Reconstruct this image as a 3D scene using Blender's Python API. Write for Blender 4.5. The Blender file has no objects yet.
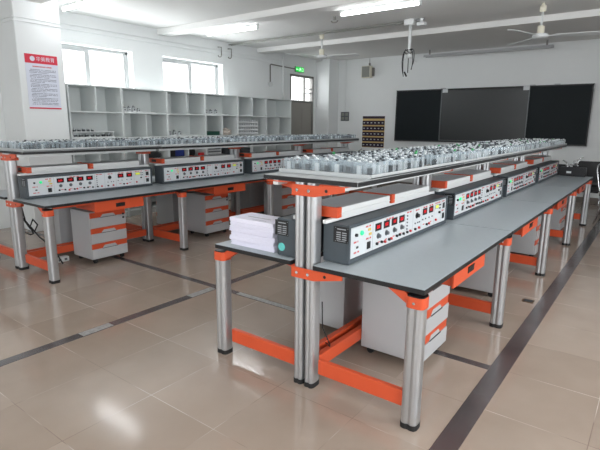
import bpy, bmesh, math, random
from mathutils import Vector, Matrix
random.seed(7)
S = bpy.context.scene
COL = S.collection
PI = math.pi

# ------------------------------------------------------------------ materials
def lin(c):
    return tuple(((v / 255) / 12.92 if v / 255 <= 0.04045 else ((v / 255 + 0.055) / 1.055) ** 2.4) for v in c) + (1,)

MATS = {}
def mat(name, rgb, rough=0.5, metal=0.0, noise=0.0, scale=8.0, spec=0.5, emit=None, estr=0.0, aniso=None):
    if name in MATS: return MATS[name]
    m = bpy.data.materials.new(name); m.use_nodes = True
    nt = m.node_tree; b = nt.nodes['Principled BSDF']
    b.inputs['Base Color'].default_value = lin(rgb)
    b.inputs['Roughness'].default_value = rough
    b.inputs['Metallic'].default_value = metal
    b.inputs['Specular IOR Level'].default_value = spec
    if noise > 0:
        tc = nt.nodes.new('ShaderNodeTexCoord'); n = nt.nodes.new('ShaderNodeTexNoise')
        n.inputs['Scale'].default_value = scale; n.inputs['Detail'].default_value = 4
        if aniso:
            mp = nt.nodes.new('ShaderNodeMapping'); mp.inputs['Scale'].default_value = aniso
            nt.links.new(tc.outputs['Object'], mp.inputs[0]); nt.links.new(mp.outputs[0], n.inputs['Vector'])
        else:
            nt.links.new(tc.outputs['Object'], n.inputs['Vector'])
        r = nt.nodes.new('ShaderNodeValToRGB')
        c = lin(rgb)
        r.color_ramp.elements[0].position = 0.3; r.color_ramp.elements[1].position = 0.7
        r.color_ramp.elements[0].color = tuple(v * (1 - noise) for v in c[:3]) + (1,)
        r.color_ramp.elements[1].color = tuple(min(1, v * (1 + noise)) for v in c[:3]) + (1,)
        nt.links.new(n.outputs['Fac'], r.inputs[0]); nt.links.new(r.outputs[0], b.inputs['Base Color'])
    if emit:
        b.inputs['Emission Color'].default_value = lin(emit); b.inputs['Emission Strength'].default_value = estr
    MATS[name] = m
    return m

def floor_mat():
    m = bpy.data.materials.new('polished_tile'); m.use_nodes = True
    nt = m.node_tree; N = nt.nodes; L = nt.links; b = N['Principled BSDF']
    tc = N.new('ShaderNodeTexCoord'); sep = N.new('ShaderNodeSeparateXYZ'); L.new(tc.outputs['Object'], sep.inputs[0])
    def mth(op, a, bb=None):
        n = N.new('ShaderNodeMath'); n.operation = op
        for i, v in enumerate((a, bb)):
            if v is None: continue
            if isinstance(v, (int, float)): n.inputs[i].default_value = v
            else: L.new(v, n.inputs[i])
        return n.outputs[0]
    def grid(s, off):
        d = mth('DIVIDE', mth('SUBTRACT', s, off), 0.505)
        f = mth('FRACT', d)
        dist = mth('MINIMUM', f, mth('SUBTRACT', 1.0, f))
        return mth('LESS_THAN', dist, 0.0040), mth('FLOOR', d)
    gx, fx = grid(sep.outputs[0], -0.61); gy, fy = grid(sep.outputs[1], 1.452)
    g = mth('MAXIMUM', gx, gy)
    cmb = N.new('ShaderNodeCombineXYZ'); L.new(fx, cmb.inputs[0]); L.new(fy, cmb.inputs[1])
    wn = N.new('ShaderNodeTexWhiteNoise'); L.new(cmb.outputs[0], wn.inputs['Vector'])
    no = N.new('ShaderNodeTexNoise'); no.inputs['Scale'].default_value = 3.0; no.inputs['Detail'].default_value = 6
    L.new(tc.outputs['Object'], no.inputs['Vector'])
    v = mth('ADD', mth('MULTIPLY', wn.outputs['Value'], 0.35), mth('MULTIPLY', no.outputs['Fac'], 0.65))
    r = N.new('ShaderNodeValToRGB')
    r.color_ramp.elements[0].position = 0.25; r.color_ramp.elements[1].position = 0.75
    r.color_ramp.elements[0].color = lin((152, 137, 124)); r.color_ramp.elements[1].color = lin((168, 153, 140))
    L.new(v, r.inputs[0])
    # worn pale and dark grout along the joints
    gn = N.new('ShaderNodeTexNoise'); gn.inputs['Scale'].default_value = 2.2; L.new(tc.outputs['Object'], gn.inputs['Vector'])
    gr = N.new('ShaderNodeValToRGB'); gr.color_ramp.elements[0].position = 0.42; gr.color_ramp.elements[1].position = 0.6
    gr.color_ramp.elements[0].color = lin((120, 102, 88)); gr.color_ramp.elements[1].color = lin((188, 176, 163))
    L.new(gn.outputs['Fac'], gr.inputs[0])
    mx = N.new('ShaderNodeMix'); mx.data_type = 'RGBA'
    L.new(g, mx.inputs[0]); L.new(r.outputs[0], mx.inputs[6]); L.new(gr.outputs[0], mx.inputs[7])
    L.new(mx.outputs[2], b.inputs['Base Color'])
    n2 = N.new('ShaderNodeTexNoise'); n2.inputs['Scale'].default_value = 5; L.new(tc.outputs['Object'], n2.inputs['Vector'])
    ro = mth('ADD', mth('MULTIPLY', n2.outputs['Fac'], 0.12), 0.07)
    L.new(mth('MAXIMUM', ro, mth('MULTIPLY', g, 0.6)), b.inputs['Roughness'])
    b.inputs['Specular IOR Level'].default_value = 0.5
    bp = N.new('ShaderNodeBump'); bp.inputs['Strength'].default_value = 0.25; bp.inputs['Distance'].default_value = 0.002
    inv = mth('SUBTRACT', 1.0, g); L.new(inv, bp.inputs['Height']); L.new(bp.outputs[0], b.inputs['Normal'])
    return m

def strip_mat():
    m = mat('dark_steel_cover', (128, 124, 125), 0.26, 0.7, 0.35, 2.2)
    return m

M_pale = mat('pale_cover_patch', (172, 172, 170), 0.35, 0.5, 0.25, 40)  # paler mottled metal for some stretches of the floor covers
def clear_mat():
    m = bpy.data.materials.new('clear_plastic'); m.use_nodes = True
    nt = m.node_tree; N = nt.nodes; L = nt.links
    for n in list(N): N.remove(n)
    out = N.new('ShaderNodeOutputMaterial')
    tr = N.new('ShaderNodeBsdfTransparent'); tr.inputs[0].default_value = (0.92, 0.945, 0.955, 1)
    pr = N.new('ShaderNodeBsdfPrincipled'); pr.inputs['Base Color'].default_value = lin((216, 224, 229)); pr.inputs['Roughness'].default_value = 0.10; pr.inputs['Metallic'].default_value = 0.25
    lw = N.new('ShaderNodeLayerWeight'); lw.inputs['Blend'].default_value = 0.35
    mp = N.new('ShaderNodeMath'); mp.operation = 'MULTIPLY_ADD'; mp.inputs[1].default_value = 0.75; mp.inputs[2].default_value = 0.09
    L.new(lw.outputs['Facing'], mp.inputs[0])
    mx = N.new('ShaderNodeMixShader'); L.new(mp.outputs[0], mx.inputs[0]); L.new(tr.outputs[0], mx.inputs[1]); L.new(pr.outputs[0], mx.inputs[2])
    L.new(mx.outputs[0], out.inputs[0])
    return m

def pane_mat():
    m = bpy.data.materials.new('window_glass'); m.use_nodes = True
    nt = m.node_tree; N = nt.nodes; L = nt.links
    for n in list(N): N.remove(n)
    out = N.new('ShaderNodeOutputMaterial'); tr = N.new('ShaderNodeBsdfTransparent'); gl = N.new('ShaderNodeBsdfGlossy')
    gl.inputs['Roughness'].default_value = 0.03
    mx = N.new('ShaderNodeMixShader'); mx.inputs[0].default_value = 0.06
    L.new(tr.outputs[0], mx.inputs[1]); L.new(gl.outputs[0], mx.inputs[2]); L.new(mx.outputs[0], out.inputs[0])
    return m

def perf_mat():
    # grey ribbed rubber mat with rows of dark perforations
    m = bpy.data.materials.new('ribbed_mat'); m.use_nodes = True
    nt = m.node_tree; N = nt.nodes; L = nt.links; b = N['Principled BSDF']
    tc = N.new('ShaderNodeTexCoord'); vo = N.new('ShaderNodeTexVoronoi'); vo.inputs['Scale'].default_value = 38; vo.inputs['Randomness'].default_value = 0.05
    L.new(tc.outputs['Object'], vo.inputs['Vector'])
    r = N.new('ShaderNodeValToRGB'); r.color_ramp.elements[0].position = 0.12; r.color_ramp.elements[1].position = 0.26
    r.color_ramp.elements[0].color = lin((140, 143, 145)); r.color_ramp.elements[1].color = lin((222, 224, 226))
    L.new(vo.outputs['Distance'], r.inputs[0]); L.new(r.outputs[0], b.inputs['Base Color']); b.inputs['Roughness'].default_value = 0.7
    return m

M_floor = floor_mat(); M_strip = strip_mat(); M_clear = clear_mat(); M_pane = pane_mat(); M_perf = perf_mat()
M_wall = mat('wall_paint', (228, 231, 231), 0.85, 0, 0.015, 1.5, 0.2)
M_ceil = mat('ceiling_paint', (226, 226, 224), 0.9, 0, 0.015, 1.2, 0.2)
M_white = mat('white_metal', (214, 217, 217), 0.4, 0, 0.01, 3)
M_shelf = mat('shelf_grey', (176, 180, 181), 0.45, 0, 0.01, 6)
M_cab = mat('cabinet_laminate', (212, 217, 216), 0.45, 0, 0.015, 4)
M_top = mat('worktop_laminate', (164, 173, 178), 0.38, 0, 0.02, 30)
M_black = mat('black_edge', (20, 21, 23), 0.45)
M_rubber = mat('black_rubber', (26, 26, 27), 0.7)
M_orange = mat('orange_powder_coat', (206, 82, 46), 0.42, 0, 0.02, 6)
M_alu = mat('brushed_aluminium', (186, 188, 190), 0.38, 0.8, 0.02, 6, aniso=(60, 60, 1))
M_groove = mat('profile_groove', (104, 106, 108), 0.5, 0.7)
M_house = mat('console_grey', (66, 74, 80), 0.45, 0, 0.03, 20)
M_panel = mat('panel_face', (200, 205, 208), 0.4)
M_ped = mat('pedestal_grey', (178, 180, 182), 0.42, 0, 0.01, 4)
M_red = mat('red_plastic', (190, 30, 36), 0.4)
M_redtext = mat('red_print', (196, 60, 62), 0.6)
M_disp = mat('display_window', (44, 8, 12), 0.25)
M_digit = mat('red_digit', (210, 30, 40), 0.4, emit=(230, 24, 40), estr=0.45)
M_green = mat('green_lamp', (60, 230, 150), 0.3, emit=(40, 230, 140), estr=0.35)
M_lcd = mat('lcd_green', (196, 206, 60), 0.3, emit=(196, 210, 50), estr=0.35)
M_yellow = mat('yellow_key', (214, 182, 92), 0.5)
M_knob = mat('grey_knob', (92, 96, 100), 0.45)
M_seam = mat('panel_line', (150, 154, 158), 0.6)
M_print = mat('white_print', (206, 210, 212), 0.6)
M_teal = mat('teal_sticker', (98, 196, 190), 0.5, 0, 0.12, 60)
M_paper = mat('white_paper', (228, 227, 240), 0.8, 0, 0.05, 40, aniso=(1, 1, 14))
M_chrome = mat('chrome', (210, 212, 214), 0.18, 1.0)
M_vinyl = mat('black_vinyl', (24, 25, 28), 0.5, 0, 0.1, 12)
M_board = mat('chalkboard', (20, 28, 31), 0.55, 0, 0.08, 2, spec=0.2)
M_screen = mat('screen_glass', (34, 38, 39), 0.28, 0, 0, spec=0.5)
M_doorg = mat('door_grey', (150, 146, 140), 0.5, 0, 0.03, 3)
M_frame = mat('window_frame', (172, 174, 174), 0.4)
M_dframe = mat('door_frame', (120, 118, 114), 0.45)
M_tube = mat('fluorescent_tube', (255, 255, 255), 0.4, emit=(250, 252, 255), estr=24.0)
M_exit = mat('exit_green', (30, 170, 60), 0.4, emit=(30, 190, 70), estr=0.8)
M_exitw = mat('exit_white', (220, 255, 225), 0.4, emit=(205, 255, 215), estr=0.9)
M_cream = mat('cream_plastic', (222, 218, 200), 0.45)
M_poster = mat('poster_white', (214, 218, 230), 0.55)
M_posred = mat('poster_red', (206, 44, 66), 0.55)
M_posgrey = mat('poster_text', (120, 124, 140), 0.7)
M_purple = mat('purple_cloth', (44, 30, 52), 0.8, 0, 0.1, 30)
M_tan = mat('tan_cloth', (206, 178, 122), 0.85)
M_greenbox = mat('green_card', (26, 74, 62), 0.6)
M_greencap = mat('green_plastic', (52, 150, 84), 0.4)
M_darkmod = mat('dark_module', (56, 60, 64), 0.5)
M_brown = mat('module_base', (176, 158, 146), 0.6)
M_beige = mat('beige_cloth', (196, 186, 176), 0.9, 0, 0.12, 20)
M_blue = mat('blue_plastic', (34, 50, 120), 0.5)
M_pink = mat('pink_cloth', (184, 120, 128), 0.9)
M_brass = mat('worn_brass', (118, 96, 66), 0.4, 0.8, 0.3, 40)
M_speaker = mat('speaker_grille', (136, 138, 132), 0.7, 0, 0.05, 60)

# ------------------------------------------------------------------ mesh builder
class MB:
    def __init__(s): s.v = []; s.f = []; s.mi = []; s.sm = []
    def add(s, vs, fs, m=0, smooth=False):
        o = len(s.v); s.v += [tuple(v) for v in vs]
        for f in fs: s.f.append(tuple(o + i for i in f)); s.mi.append(m); s.sm.append(smooth)
        return s
    def box(s, x0, x1, y0, y1, z0, z1, m=0):
        vs = [(x0,y0,z0),(x1,y0,z0),(x1,y1,z0),(x0,y1,z0),(x0,y0,z1),(x1,y0,z1),(x1,y1,z1),(x0,y1,z1)]
        return s.add(vs, [(0,3,2,1),(4,5,6,7),(0,1,5,4),(1,2,6,5),(2,3,7,6),(3,0,4,7)], m)
    def prism(s, poly, axis, a, b, m=0, smooth=False):
        # poly: (p,q) in the two other axes in cyclic order; extruded a..b along axis
        n = len(poly)
        def P(p, q, t): return {'x': (t, p, q), 'y': (p, t, q), 'z': (p, q, t)}[axis]
        vs = [P(p, q, a) for p, q in poly] + [P(p, q, b) for p, q in poly]
        s.add(vs, [tuple(range(n)), tuple(range(2 * n - 1, n - 1, -1))], m)
        return s.add(vs, [(i, n + i, n + (i + 1) % n, (i + 1) % n) for i in range(n)], m, smooth)
    def cyl(s, p0, p1, r, n=12, m=0, r1=None, smooth=True):
        p0 = Vector(p0); p1 = Vector(p1); d = (p1 - p0).normalized(); r1 = r if r1 is None else r1
        u = d.orthogonal().normalized(); w = d.cross(u)
        a = [p0 + (u * math.cos(t) + w * math.sin(t)) * r for t in [2 * PI * i / n for i in range(n)]]
        b = [p1 + (u * math.cos(t) + w * math.sin(t)) * r1 for t in [2 * PI * i / n for i in range(n)]]
        s.add(a + b, [(i, (i + 1) % n, n + (i + 1) % n, n + i) for i in range(n)], m, smooth)
        return s.add(a + b, [tuple(range(n - 1, -1, -1)), tuple(range(n, 2 * n))], m)
    def tube(s, pts, r, n=8, m=0):
        pts = [Vector(p) for p in pts]; rings = []; u = None
        for i, p in enumerate(pts):
            d = (pts[min(i + 1, len(pts) - 1)] - pts[max(i - 1, 0)]).normalized()
            if u is None: u = d.orthogonal().normalized()
            u = (u - d * u.dot(d)).normalized(); w = d.cross(u)
            rings.append([p + (u * math.cos(2 * PI * k / n) + w * math.sin(2 * PI * k / n)) * r for k in range(n)])
        vs = [v for g in rings for v in g]; fs = []
        for i in range(len(pts) - 1):
            for k in range(n):
                fs.append((i * n + k, i * n + (k + 1) % n, (i + 1) * n + (k + 1) % n, (i + 1) * n + k))
        s.add(vs, fs, m, True)
        return s.add(rings[0] + rings[-1], [tuple(range(n - 1, -1, -1)), tuple(range(n, 2 * n))], m)
    def lathe(s, prof, c=(0, 0, 0), n=20, m=0):
        vs = [(c[0] + r * math.cos(2 * PI * k / n), c[1] + r * math.sin(2 * PI * k / n), c[2] + z) for r, z in prof for k in range(n)]
        fs = [(i * n + k, i * n + (k + 1) % n, (i + 1) * n + (k + 1) % n, (i + 1) * n + k) for i in range(len(prof) - 1) for k in range(n)]
        s.add(vs, fs, m, True)
        t = len(prof) - 1
        return s.add(vs, [tuple(range(n - 1, -1, -1)), tuple(range(t * n, t * n + n))], m)
    def mesh(s, name, mats, bevel=0.0, seg=1):
        me = bpy.data.meshes.new(name); me.from_pydata(s.v, [], s.f)
        for m in (mats if isinstance(mats, (list, tuple)) else [mats]): me.materials.append(m)
        for p, i, sm in zip(me.polygons, s.mi, s.sm): p.material_index = i; p.use_smooth = sm
        bm = bmesh.new(); bm.from_mesh(me)
        bmesh.ops.remove_doubles(bm, verts=bm.verts, dist=1e-6)
        bmesh.ops.recalc_face_normals(bm, faces=bm.faces)
        if bevel > 0:
            ed = [e for e in bm.edges if len(e.link_faces) == 2 and e.calc_face_angle(0) > 0.6]
            bmesh.ops.bevel(bm, geom=ed, offset=bevel, segments=seg, affect='EDGES', clamp_overlap=True)
        bm.to_mesh(me); bm.free(); me.update()
        return me

CACHE = {}
def cached(key, fn):
    if key not in CACHE: CACHE[key] = fn()
    return CACHE[key]

def obj(name, me, parent=None, loc=(0, 0, 0), rz=0.0, label=None):
    o = bpy.data.objects.new(name, me); COL.objects.link(o)
    if parent is not None: o.parent = parent
    o.location = loc
    if rz: o.rotation_euler = (0, 0, rz)
    if label: o['label'] = label
    return o
def tag(o, label, cat, group=None, kind=None):
    o['label'] = label; o['category'] = cat
    if group: o['group'] = group
    if kind: o['kind'] = kind
    return o
def thing(name, label, cat, loc=(0, 0, 0), rz=0.0, group=None):
    o = bpy.data.objects.new(name, None); COL.objects.link(o); o.location = loc; o.rotation_euler = (0, 0, rz)
    o.empty_display_size = 0.1
    return tag(o, label, cat, group)
def struct(name, mb, m, bevel=0.0, parent=None):
    o = obj(name, mb.mesh(name, m, bevel), parent)
    if parent is None: o['kind'] = 'structure'
    return o
def copy_tree(o, parent=None):
    c = o.copy(); COL.objects.link(c)
    if parent is not None: c.parent = parent
    for ch in list(o.children): copy_tree(ch, c)
    return c

# ------------------------------------------------------------------ room shell
WX, EX, NY, SY, CZ = -7.40, 2.4, 10.97, -3.4, 3.11
WIN = [(3.62, 5.10), (5.72, 7.20)]; WZ0, WZ1 = 1.15, 2.67
DY0, DY1, DZ = 9.42, 10.42, 2.68
struct('floor', MB().box(WX - .3, EX + .3, SY - .3, NY + .3, -0.12, 0), M_floor)
struct('ceiling', MB().box(WX - .3, EX + .3, SY - .3, NY + .3, CZ, CZ + .15), M_ceil)
wl = MB(); T = .24
ys = [SY - .3, WIN[0][0], WIN[0][1], WIN[1][0], WIN[1][1], DY0, DY1, NY + .3]
for i in range(0, len(ys), 2): wl.box(WX - T, WX, ys[i], ys[i + 1], 0, CZ)
for a, b in WIN: wl.box(WX - T, WX, a, b, 0, WZ0); wl.box(WX - T, WX, a, b, WZ1, CZ)
wl.box(WX - T, WX, DY0, DY1, DZ, CZ)
struct('wall_left', wl, M_wall)
struct('wall_far', MB().box(WX - .24, EX + .3, NY, NY + .24, 0, CZ), M_wall)
ADDED_NW = [(-6.4, -3.6), (-2.2, .6)]  # unseen near-wall windows, added to bring light from behind the camera
wn = MB(); xs = [WX - .24, ADDED_NW[0][0], ADDED_NW[0][1], ADDED_NW[1][0], ADDED_NW[1][1], EX + .3]
for i in range(0, len(xs), 2): wn.box(xs[i], xs[i + 1], SY - .24, SY, 0, CZ)
for a, b in ADDED_NW: wn.box(a, b, SY - .24, SY, 0, .95); wn.box(a, b, SY - .24, SY, 2.6, CZ)
struct('wall_near', wn, M_wall)
ADDED_RW = [(-1.6, 1.0), (2.2, 5.0)]; RZ0, RZ1 = 0.95, 2.6  # unseen right-wall windows, added to raise the light level
wr = MB(); ys = [SY - .3, ADDED_RW[0][0], ADDED_RW[0][1], ADDED_RW[1][0], ADDED_RW[1][1], NY + .3]
for i in range(0, len(ys), 2): wr.box(EX, EX + .24, ys[i], ys[i + 1], 0, CZ)
for a, b in ADDED_RW: wr.box(EX, EX + .24, a, b, 0, RZ0); wr.box(EX, EX + .24, a, b, RZ1, CZ)
struct('wall_right', wr, M_wall)
struct('column_poster', MB().box(WX, -6.80, 2.98, 3.58, 0, CZ), M_wall, 0.008)
struct('column_corner', MB().box(WX, -7.00, 10.52, NY, 0, CZ), M_wall, 0.008)
for n, y in enumerate((3.22, 5.76, 8.38)):
    struct('beam_%d' % (n + 1), MB().box(WX, EX, y - .13, y + .13, 3.02, CZ), M_ceil)

def window(name, x, y0, y1, z0, z1, side):
    # side +1: the room is on +x of the wall
    xf = x - side * 0.17
    fr = MB(); w = .05
    def bx(ya, yb, za, zb, d=.05): fr.box(xf - d / 2, xf + d / 2, ya, yb, za, zb)
    bx(y0, y1, z1 - w, z1); bx(y0, y1, z0, z0 + w); bx(y0, y0 + w, z0, z1); bx(y1 - w, y1, z0, z1)
    ym = (y0 + y1) / 2; bx(ym - .04, ym + .04, z0, z1, .06)
    bx(y0 + w, ym, z1 - w - .03, z1 - w, .035); bx(y1 - w - .03, y1 - w, z0, z1, .035)
    o = struct(name, fr, M_frame, 0.003)
    struct('pane', MB().box(xf - .004, xf + .004, y0 + w, ym - .04, z0 + w, z1 - w), M_pane, parent=o)
    struct('pane', MB().box(xf - .004, xf + .004, ym + .04, y1 - w, z0 + w, z1 - w), M_pane, parent=o)
    struct('window_latch', MB().box(xf + side * .03, xf + side * .05, ym - .035, ym - .01, (z0 + z1) / 2 - .02, (z0 + z1) / 2 + .12), M_frame, 0.003, parent=o)
    sx = sorted((x - side * .24, x + side * .02))
    struct('window_sill', MB().box(sx[0], sx[1], y0, y1, z0 - .03, z0), M_wall, parent=o)
window('window_1', WX, WIN[0][0], WIN[0][1], WZ0, WZ1, 1)
window('window_2', WX, WIN[1][0], WIN[1][1], WZ0, WZ1, 1)
window('window_3', EX, ADDED_RW[0][0], ADDED_RW[0][1], RZ0, RZ1, -1)  # out of view, added for more light from the right
window('window_4', EX, ADDED_RW[1][0], ADDED_RW[1][1], RZ0, RZ1, -1)  # second added window beside the camera, also unseen

for n, (a, b) in enumerate(ADDED_NW):
    fr = MB(); y = SY - .12
    fr.box(a, b, y - .03, y + .03, .95, 1.0); fr.box(a, b, y - .03, y + .03, 2.55, 2.6)
    for xx in (a, (a + b) / 2 - .025, b - .05): fr.box(xx, xx + .05, y - .03, y + .03, .95, 2.6)
    o = struct('window_%d' % (5 + n), fr, M_frame, 0.003)  # added window behind the camera, there for its fill light
    struct('pane', MB().box(a + .05, b - .05, y - .004, y + .004, 1.0, 2.55), M_pane, parent=o)

# door with a glazed transom in the left wall
x = WX - .06
d = MB(); w = .05
d.box(x - .05, x + .05, DY0, DY0 + w, 0, DZ); d.box(x - .05, x + .05, DY1 - w, DY1, 0, DZ); d.box(x - .05, x + .05, DY0, DY1, DZ - w, DZ)
d.box(x - .04, x + .04, DY0 + w, DY1 - w, 2.02, 2.07)
d.box(x - .03, x + .03, DY0 + .63, DY0 + .67, 2.07, DZ - w)
for zz in (2.25, 2.36): d.box(x - .02, x + .02, DY0 + .67, DY1 - w, zz, zz + .02)
for k in range(5): d.box(x - .01, x + .01, DY0 + .12 + k * .1, DY0 + .13 + k * .1, 2.07, DZ - w)
do = struct('door_1', d, M_dframe, 0.003)
lf = MB(); lf.box(x - .025, x + .02, DY0 + w, DY1 - w, 0.01, 2.02)
for ya, yb in ((DY0 + .12, DY0 + .46), (DY0 + .54, DY1 - .12)):
    for za, zb in ((.2, .9), (1.05, 1.9)): lf.box(x + .02, x + .03, ya, yb, za, zb)
struct('door_leaf', lf, M_doorg, 0.004, parent=do)
struct('pane', MB().box(x - .004, x + .004, DY0 + w, DY1 - w, 2.07, DZ - w), M_pane, parent=do)
struct('door_handle', MB().box(x + .02, x + .07, DY1 - .14, DY1 - .11, 0.98, 1.12), M_chrome, 0.005, parent=do)

# steel trunking covers let into the floor
for n, (xa, xb, ya, yb) in enumerate(((-.70, -.59, SY, 10.6), (-3.215, -3.135, SY, 10.6), (-7.0, -3.215, 2.915, 2.975), (-3.135, -.70, 2.915, 2.975))):
    st = MB()
    if xb - xa < .2:
        y = ya
        while y < yb - .01: st.box(xa, xb, y, min(y + 1.0, yb) - .003, 0, .003); y += 1.0
    else:
        y = xa
        while y < xb - .01: st.box(y, min(y + 1.0, xb) - .003, ya, yb, 0, .003); y += 1.0
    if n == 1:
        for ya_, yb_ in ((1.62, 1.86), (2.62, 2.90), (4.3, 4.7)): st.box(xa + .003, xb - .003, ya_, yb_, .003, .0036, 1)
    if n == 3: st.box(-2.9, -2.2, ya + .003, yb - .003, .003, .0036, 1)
    struct('trim_%d' % (n + 1), st, [M_strip, M_pale])
struct('trim_5', MB().box(WX, WX + .03, 3.58, DY0, 2.93, 2.945).box(WX, WX + .03, 3.58, DY0, 2.86, 2.872), M_wall)
struct('trim_6', MB().box(-6.80, -6.785, 2.98, 3.58, 2.80, 2.815).box(-6.80, -6.785, 2.98, 3.58, 2.755, 2.765).box(WX, -6.80, 2.965, 2.98, 2.80, 2.815).box(WX, -6.80, 2.965, 2.98, 2.755, 2.765), M_wall)
struct('baseboard_far', MB().box(-7.0, EX, NY - .012, NY, 0, .12), mat('skirting', (120, 112, 104), .5))
struct('baseboard_left', MB().box(WX, WX + .012, 8.7, DY0, 0, .12), MATS['skirting'])

# ------------------------------------------------------------------ lab benches
PITCH, Y0, HW = 1.61, 2.035, 0.70
def leg_profile(wx, wy, groove):
    pts = []
    n = 40
    for i in range(n):
        t = 2 * PI * i / n
        c, s_ = math.cos(t), math.sin(t)
        e = 0.55
        px = math.copysign(abs(c) ** e, c); py = math.copysign(abs(s_) ** e, s_)
        g = 1 - groove * math.exp(-((px / 0.13) ** 2)) * (abs(py) > .5)
        pts.append((px * wx / 2, py * wy / 2 * g))
    return pts
def profile_prism(wx, wy, gr, z0, z1):
    pts = leg_profile(wx, wy, gr); n = len(pts); b = MB()
    b.add([(p, q, z0) for p, q in pts] + [(p, q, z1) for p, q in pts], [tuple(range(n)), tuple(range(2 * n - 1, n - 1, -1))])
    for i in range(n):
        j = (i + 1) % n; mx = (pts[i][0] + pts[j][0]) / 2 / (wx / 2); my = (pts[i][1] + pts[j][1]) / 2 / (wy / 2)
        dark = abs(mx) < .10 and abs(my) > .5 or abs(abs(mx) - .62) < .0 
        b.add([(*pts[i], z0), (*pts[j], z0), (*pts[j], z1), (*pts[i], z1)], [(0, 1, 2, 3)], 1 if dark else 0, False)
    return b
def leg_mesh(): return cached('leg', lambda: profile_prism(.086, .080, .16, .025, .655).mesh('leg', [M_alu, M_groove]))
def foot_mesh(): return cached('foot', lambda: MB().prism(leg_profile(.090, .084, .1), 'z', 0, .028).mesh('foot', M_rubber))
def cap_mesh(): return cached('cap', lambda: MB().prism(leg_profile(.090, .084, .0), 'z', .700, .705).mesh('leg_cap', M_black))
def bracket_mesh():
    def f():
        b = MB().prism(leg_profile(.096, .090, .0), 'z', .645, .700)
        # gussets reaching back under the worktop
        for ya in (-.022, .014): b.prism([(-.040, .65), (-.15, .716), (-.15, .7230), (-.075, .7230), (-.040, .70)], 'y', ya, ya + .008)
        b.box(-.15, -.07, -.022, .022, .7170, .7230)
        b.cyl((0, -.045, .672), (0, -.049, .672), .007, 10, 1)
        return b.mesh('leg_bracket', [M_orange, M_chrome])
    return cached('bracket', f)
def post_mesh():
    return cached('post', lambda: profile_prism(.062, .084, .14, .025, 1.1915).mesh('post', [M_alu, M_groove]))
def pfoot_mesh(): return cached('pfoot', lambda: MB().prism(leg_profile(.067, .090, .1), 'z', 0, .028).mesh('foot', M_rubber))
def clamp_mesh(z):
    def f():
        b = MB(); D = .047
        b.box(-.076, .076, -D - .006, -D, z - .03, z + .03); b.box(-.076, .076, D, D + .006, z - .03, z + .03)
        b.box(.073, .077, -D, D, z - .03, z + .019); b.box(-.077, -.073, -D, D, z - .03, z + .019)
        for s_ in (-1, 1):
            yy = -D - .006 if s_ > 0 else D
            p = [(s_ * .076, z - .03), (s_ * .26, z + .010), (s_ * .26, z + .038), (s_ * .076, z + .03)]
            b.prism(p, 'y', yy, yy + .006)
            xa, xb = sorted((s_ * .10, s_ * .26)); b.box(xa, xb, -D, D, z + .033, z + .038)
        for px in (-.0385, .0385): b.cyl((px, -D - .006, z), (px, -D - .010, z), .009, 10, 1)
        b.cyl((.15, -D - .006, z + .008), (.15, -D - .0075, z + .008), .009, 10, 2)
        return b.mesh('clamp_bracket', [M_orange, M_chrome, M_black])
    return cached(('clamp', z), f)

def worktop_mesh(side, first, last, po):
    def f():
        b = MB()
        def poly(e):
            a = .055 + e; n = max(.078 + side * po, .056) + e; y0 = (.002 if first else .004) + e; y1 = PITCH - .004 - e
            p = [(HW - e, y0), (HW - e, y1)]
            if last: p += [(a, y1), (a, PITCH - .06 + .054 + e), (n, PITCH - .06 + .054 + e), (n, PITCH - .06 - .054 - e), (a, PITCH - .06 - .054 - e)]
            else: p += [(n, y1), (n, PITCH - .053 - e), (a, PITCH - .053 - e)]
            if first: p += [(a, .119 + e), (n, .119 + e), (n, .006 + e), (n - .0005, y0)]
            else: p += [(a, .053 + e), (n, .053 + e), (n, y0)]
            return [(side * x_, y_) for x_, y_ in p]
        b.prism(poly(0), 'z', .7235, .747, 1)
        b.prism(poly(.003), 'z', .747, .75, 0)
        return b.mesh('worktop', [M_top, M_black])
    return cached(('top', side, first, last, po), f)

def drawer_mesh():
    def f():
        b = MB(); b.box(.28, .655, .515, 1.055, .618, .7230); b.box(.655, .668, .50, 1.07, .61, .7230)
        return b.mesh('drawer', M_orange, .002)
    return cached('drawer', f)
def handle_mesh():
    def f():
        b = MB(); b.box(.667, .672, .735, .84, .642, .68); b.box(.667, .676, .735, .84, .676, .682)
        return b.mesh('drawer_handle', M_black, .001)
    return cached('dhandle', f)

def tray_mesh():
    def f():
        b = MB(); L_ = .62
        b.box(-.125, -.110, 0, L_, 1.0, 1.052); b.box(.110, .125, 0, L_, 1.0, 1.052); b.box(-.110, .110, 0, L_, 1.006, 1.044)
        b.box(.125, .130, 0, L_, 1.018, 1.024)
        return b.mesh('instrument_shelf', M_white, .002)
    return cached('tray', f)

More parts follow.
